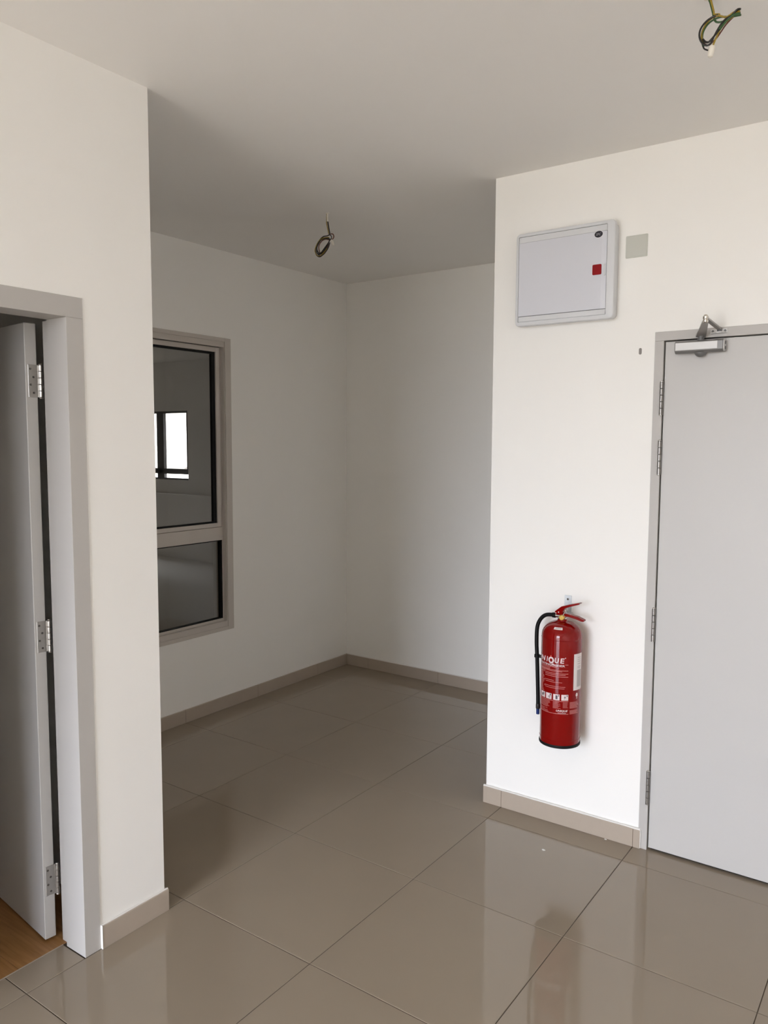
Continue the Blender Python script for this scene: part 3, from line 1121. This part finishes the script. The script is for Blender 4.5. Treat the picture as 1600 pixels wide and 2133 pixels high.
def on_dome(th, q, eps=0.0006):
    a = PI/2*q*0.93
    r = 0.0225+(ER-0.0225)*math.cos(a)
    z = 0.862+0.060*math.sin(a)
    return Vector((EX+(r+eps)*math.cos(A0+th), EY+(r+eps)*math.sin(A0+th), z+eps))


def dome_patch(bm, t0, t1, q0, q1, eps):
    g = [[bm.verts.new(on_dome(t0+(t1-t0)*i/8, q0+(q1-q0)*j/3, eps)) for j in range(4)] for i in range(9)]
    for i in range(8):
        for j in range(3):
            bm.faces.new((g[i][j], g[i+1][j], g[i+1][j+1], g[i][j+1]))


b = BM()
dome_patch(b, -0.50, 0.02, 0.46, 0.585, 0.0006)
obj('shoulder_label', b, 'label', cyl_o)
b = BM()
dome_patch(b, -0.42, -0.04, 0.50, 0.55, 0.0010)
obj('label_print', b, 'label_text', cyl_o)
# valve
b = BM()
add_lathe(b, [(0.0165, 0.930), (0.0175, 0.932), (0.0175, 0.938), (0.013, 0.940), (0.013, 0.952), (0.010, 0.954)], (EX, EY, 0), 28)
vb = obj('valve_body', b, 'chrome', ex, True)
b = BM()
add_tube(b, [(EX-0.008, EY, 0.9425), (-1.276, EY, 0.9425)], 0.0082, 16)
obj('hose_outlet', b, 'chrome', vb, True)
b = BM()
add_lathe(b, [(0.0105, -0.010), (0.0115, -0.012), (0.0115, -0.022), (0.0095, -0.024)], (-1.2345, EY, 0.9405), 22, 'y')
obj('pressure_gauge', b, 'brass', vb, True, 'small brass gauge')
b = BM()
add_tube(b, [(-1.2345, EY-0.0235, 0.9440), (-1.2285, EY-0.021, 0.9512), (-1.2165, EY-0.020, 0.9771)], 0.0014, 8)
add_tube(b, [(-1.2165+0.006*math.cos(a), EY-0.020, 0.974+0.006*math.sin(a)) for a in [2*PI*k/14 for k in range(15)]], 0.0010, 6)
obj('safety_pin', b, 'chrome', ex, True)
top = [(-1.2692, 0.9616), (-1.2413, 0.9846), (-1.2089, 0.9956), (-1.1697, 1.0074), (-1.1608, 1.0068), (-1.166, 1.0009), (-1.2033, 0.9876), (-1.2266, 0.9777), (-1.2335, 0.9662), (-1.2349, 0.9467), (-1.2681, 0.9512)]
b = BM()
add_prism(b, top, xzf, EY-0.013, EY+0.013, 0.0012)
hd = obj('squeeze_lever', b, 'red', ex)
for x, z in ((-1.2635, 0.955), (-1.2520, 0.9600)):
    b = BM()
    add_lathe(b, [(0.0024, -0.012), (0.0024, -0.0148), (0.0012, -0.0156)], (x, EY, z), 12, 'y')
    obj('rivet', b, 'chrome', hd, True)
low = [(-1.2440, 0.9560), (-1.2206, 0.9565), (-1.2024, 0.9545), (-1.1717, 0.9499), (-1.1448, 0.9396), (-1.1440, 0.9360), (-1.1455, 0.9326), (-1.1552, 0.9322), (-1.1804, 0.9392), (-1.2075, 0.9442), (-1.2440, 0.945)]
b = BM()
add_prism(b, low, xzf, EY-0.011, EY+0.011, 0.0012)
obj('carry_handle', b, 'red', ex)
# hose
hp = [(-1.2700, EY, 0.9425), (-1.2882, EY, 0.9425), (-1.3125, EY, 0.9382), (-1.3320, EY, 0.9233), (-1.3456, EY, 0.8998), (-1.3512, EY, 0.8755), (-1.3525, EY, 0.8393), (-1.3515, EY, 0.80), (-1.3486, EY, 0.7578), (-1.3452, EY, 0.688), (-1.3405, EY, 0.5848), (-1.3397, EY, 0.545)]
b = BM()
sp = spline(hp, 6)
add_tube(b, sp, 0.0083, 16)
hs = obj('hose', b, 'hose', ex, True, 'black rubber discharge hose')
b = BM()
add_lathe(b, [(0.0088, -0.006), (0.0108, -0.003), (0.0108, 0.009), (0.0088, 0.011)], (-1.2735-0.006, EY, 0.9425), 20, 'x')
obj('hose_collar', b, 'hose', hs, True)
b = BM()
add_lathe(b, [(0.0086, 0.552), (0.0092, 0.549), (0.0092, 0.534), (0.0080, 0.531)], (-1.3397, EY, 0), 18)
obj('nozzle_ferrule', b, 'black', hs, True)
b = BM()
add_lathe(b, [(0.0080, 0.5315), (0.0072, 0.530), (0.0068, 0.508), (0.0052, 0.507)], (-1.3397, EY, 0), 18)
obj('nozzle_tip', b, 'blue', hs, True, 'blue plastic nozzle tip')
b = BM()
add_lathe(b, [(0.0086, -0.007), (0.0118, -0.006), (0.0118, 0.006), (0.0086, 0.007)], (-1.3486, EY, 0.758), 20)
add_box(b, -1.343, EX-ER+0.003, EY-0.004, EY+0.004, 0.7520, 0.7640)
obj('hose_clip', b, 'rubber', ex, True)

# ------------------------------------------------------------------ ceiling wires
def wires(name, label, root, strands, stub, conn):
    t = thing(name, label, 'wires', root, 'lamp wires hanging from the ceiling')
    for nm, mt_, pts, r in strands:
        b = BM()
        add_tube(b, spline(pts, 7), r*1.35, 8)
        obj(nm, b, mt_, t, True)
    if stub:
        b = BM()
        add_lathe(b, [(0.0095, 0.0), (0.0095, -0.002), (0.0052, -0.003), (0.0048, -stub), (0.0036, -stub)], root, 18)
        obj('conduit_stub', b, 'conn', t, True, 'white conduit stub')
    for A, B, r in conn:
        A, B = Vector(A), Vector(B)
        b = BM()
        add_tube(b, [A, A+(B-A)*0.12, A+(B-A)*0.6, A+(B-A)*0.9, B], [r*0.8, r, r, r*0.8, r*0.35], 12)
        obj('connector_cap', b, 'conn', t, True, 'white insulating end cap')
    return t


Y1 = 2.20


def P3(lst, y0, off=(0, 0, 0), amp=0.004, ph=0.0):
    return [(x+off[0], y0+off[1]+amp*math.sin(ph+i*0.9), z+off[2]) for i, (x, z) in enumerate(lst)]


drop1 = [(-0.5530, HC), (-0.548, 2.784), (-0.543, 2.768), (-0.538, 2.750), (-0.536, 2.742)]
loopA = [(-0.541, 2.734), (-0.555, 2.725), (-0.564, 2.712), (-0.567, 2.697), (-0.564, 2.683), (-0.557, 2.672), (-0.547, 2.667), (-0.537, 2.670)]
back = [(-0.529, 2.683), (-0.519, 2.702), (-0.505, 2.715), (-0.490, 2.722)]
tip = [(-0.474, 2.723), (-0.472, 2.729), (-0.477, 2.734), (-0.490, 2.735), (-0.505, 2.729), (-0.517, 2.7235), (-0.530, 2.726)]
upper = [(-0.506, 2.733), (-0.523, 2.737), (-0.541, 2.734), (-0.555, 2.725), (-0.564, 2.711), (-0.566, 2.697)]
w1s = [
    ('yellow_wire', 'yellow', P3(drop1+upper[1:]+[(-0.5625, 2.684)], Y1, (0.0015, -0.004, 0.001), 0.002), 0.0017),
    ('green_wire', 'green', P3(drop1+[(-0.53, 2.7265), (-0.517, 2.7225), (-0.505, 2.7255), (-0.490, 2.728), (-0.4705, 2.726)], Y1, (-0.0015, 0.002, 0), 0.002, 1), 0.0018),
    ('green_wire', 'green', P3(upper+loopA[4:5]+[(-0.560, 2.678)], Y1, (0.0028, 0, -0.0028), 0.002, 2), 0.0018),
    ('yellow_wire', 'yellow', P3([(-0.536, 2.664)]+back[0:]+[(-0.483, 2.727), (-0.4745, 2.729), (-0.478, 2.7335), (-0.490, 2.734), (-0.505, 2.728), (-0.518, 2.733), (-0.530, 2.737)], Y1, (0.0, -0.006, 0), 0.003, 0.5), 0.0017),
    ('black_wire', 'black', P3(upper[1:]+[(-0.563, 2.684), (-0.556, 2.674), (-0.547, 2.669), (-0.538, 2.673), (-0.531, 2.685), (-0.519, 2.703), (-0.507, 2.716), (-0.493, 2.722), (-0.478, 2.724)], Y1, (-0.0010, -0.011, 0.0004), 0.003, 1.2), 0.0018),
    ('black_wire', 'black', P3([(-0.563, 2.690), (-0.556, 2.681), (-0.548, 2.677), (-0.540, 2.682), (-0.533, 2.690), (-0.524, 2.703), (-0.511, 2.717), (-0.497, 2.727), (-0.483, 2.737), (-0.474, 2.735)], Y1, (0.0035, -0.010, -0.002), 0.003, 2.2), 0.0019),
    ('green_wire', 'green', P3([(-0.5225, 2.700), (-0.512, 2.713), (-0.500, 2.722), (-0.488, 2.726), (-0.474, 2.7235)], Y1, (0.0035, -0.013, -0.002), 0.002, 0.2), 0.0024),
    ('brown_wire', 'brown', P3([(-0.563, 2.687), (-0.554, 2.677), (-0.545, 2.674), (-0.537, 2.680), (-0.528, 2.688), (-0.519, 2.700), (-0.508, 2.7135), (-0.494, 2.7245), (-0.480, 2.7325), (-0.4735, 2.7330)], Y1, (-0.001, 0.007, 0.0015), 0.002, 3), 0.0015),
    ('yellow_wire', 'yellow', P3([(-0.560, 2.689), (-0.552, 2.685), (-0.543, 2.685), (-0.535, 2.690)], Y1, (0, 0.005, 0), 0.001), 0.0012),
    ('black_wire', 'black', P3([(-0.564, 2.684), (-0.559, 2.670), (-0.552, 2.664), (-0.546, 2.661)], Y1, (0, 0.002, 0), 0.001), 0.0014),
]
wires('hanging_wires', 'large coil of yellow, green and black wires hanging top right', (-0.553, Y1, HC), w1s, 0.004,
      [((-0.5365, Y1-0.004, 2.667), (-0.5415, Y1-0.003, 2.6395), 0.0080)])
Y2 = 3.10
d2p = [(-2.5590, HC), (-2.5605, 2.758), (-2.560, 2.742), (-2.552, 2.710), (-2.546, 2.688)]
lp = [(-2.557, 2.679), (-2.589, 2.678), (-2.622, 2.656), (-2.642, 2.627), (-2.637, 2.600), (-2.616, 2.585), (-2.590, 2.591), (-2.561, 2.614), (-2.545, 2.642)]
w2s = [
    ('black_wire', 'black', P3(d2p+lp, Y2, (0.002, 0, 0), 0.003), 0.0021),
    ('yellow_wire', 'yellow', P3(d2p, Y2, (-0.0025, -0.003, 0), 0.001), 0.0016),
    ('black_wire', 'black', P3([(-2.543, 2.662), (-2.575, 2.668), (-2.604, 2.662), (-2.621, 2.640), (-2.621, 2.617), (-2.603, 2.598), (-2.580, 2.617), (-2.552, 2.645), (-2.543, 2.657)], Y2, (0, -0.004, 0), 0.003, 1), 0.0020),
    ('black_wire', 'black', P3([(-2.543, 2.655), (-2.560, 2.671), (-2.590, 2.674), (-2.612, 2.660), (-2.632, 2.632), (-2.631, 2.606), (-2.612, 2.592), (-2.588, 2.598), (-2.560, 2.622), (-2.546, 2.647)], Y2, (0.001, 0.004, -0.001), 0.003, 2), 0.0020),
    ('brown_wire', 'brown', P3([(-2.546, 2.684), (-2.524, 2.681), (-2.517, 2.666), (-2.528, 2.656), (-2.543, 2.655), (-2.575, 2.664), (-2.600, 2.658), (-2.616, 2.638), (-2.612, 2.612), (-2.598, 2.594), (-2.570, 2.610), (-2.549, 2.640)], Y2, (0, 0.001, 0.002), 0.003, 3), 0.0019),
    ('yellow_wire', 'yellow', P3([(-2.545, 2.670), (-2.575, 2.673), (-2.605, 2.665), (-2.628, 2.640), (-2.634, 2.612), (-2.612, 2.588), (-2.585, 2.595), (-2.558, 2.618)], Y2, (0, -0.006, -0.001), 0.002, 0.4), 0.0013),
    ('black_wire', 'black', P3([(-2.548, 2.683), (-2.533, 2.672), (-2.535, 2.660), (-2.548, 2.657)], Y2, (0.001, -0.003, 0.001), 0.001), 0.0018),
    ('black_wire', 'black', P3([(-2.550, 2.640), (-2.566, 2.622), (-2.585, 2.603), (-2.604, 2.594), (-2.622, 2.600)], Y2, (0, -0.005, 0.001), 0.002), 0.0020),
]
wires('hanging_wires', 'small coil of dark wires hanging from the shaded alcove ceiling', (-2.5590, Y2, HC), w2s, 0.040,
      [((-2.533, Y2, 2.655), (-2.519, Y2-0.002, 2.628), 0.0075)])

# ------------------------------------------------------------------ scraps on the floor
def chip(x, y, s_, lab):
    b = BM()
    pts = [(x+s_*math.cos(a)*q, y+s_*math.sin(a)*q*0.7) for a, q in ((0.1, 1), (0.9, 0.8), (1.9, 1.0), (2.9, 0.9), (3.8, 0.8), (4.9, 1.0), (5.6, 0.7))]
    add_prism(b, pts, lambda a, c, d: (a, c, d), 0.0002, 0.0022, 0.0003)
    tag(obj('paint_chip', b, 'chip'), lab, 'paint chip', 'loose paint chips on the floor')


chip(-1.237, 2.870, 0.0085, 'white paint chip lying alone on the brown floor tile')
chip(-1.062, 3.103, 0.0060, 'tiny white paint chip against the pale skirting tile')
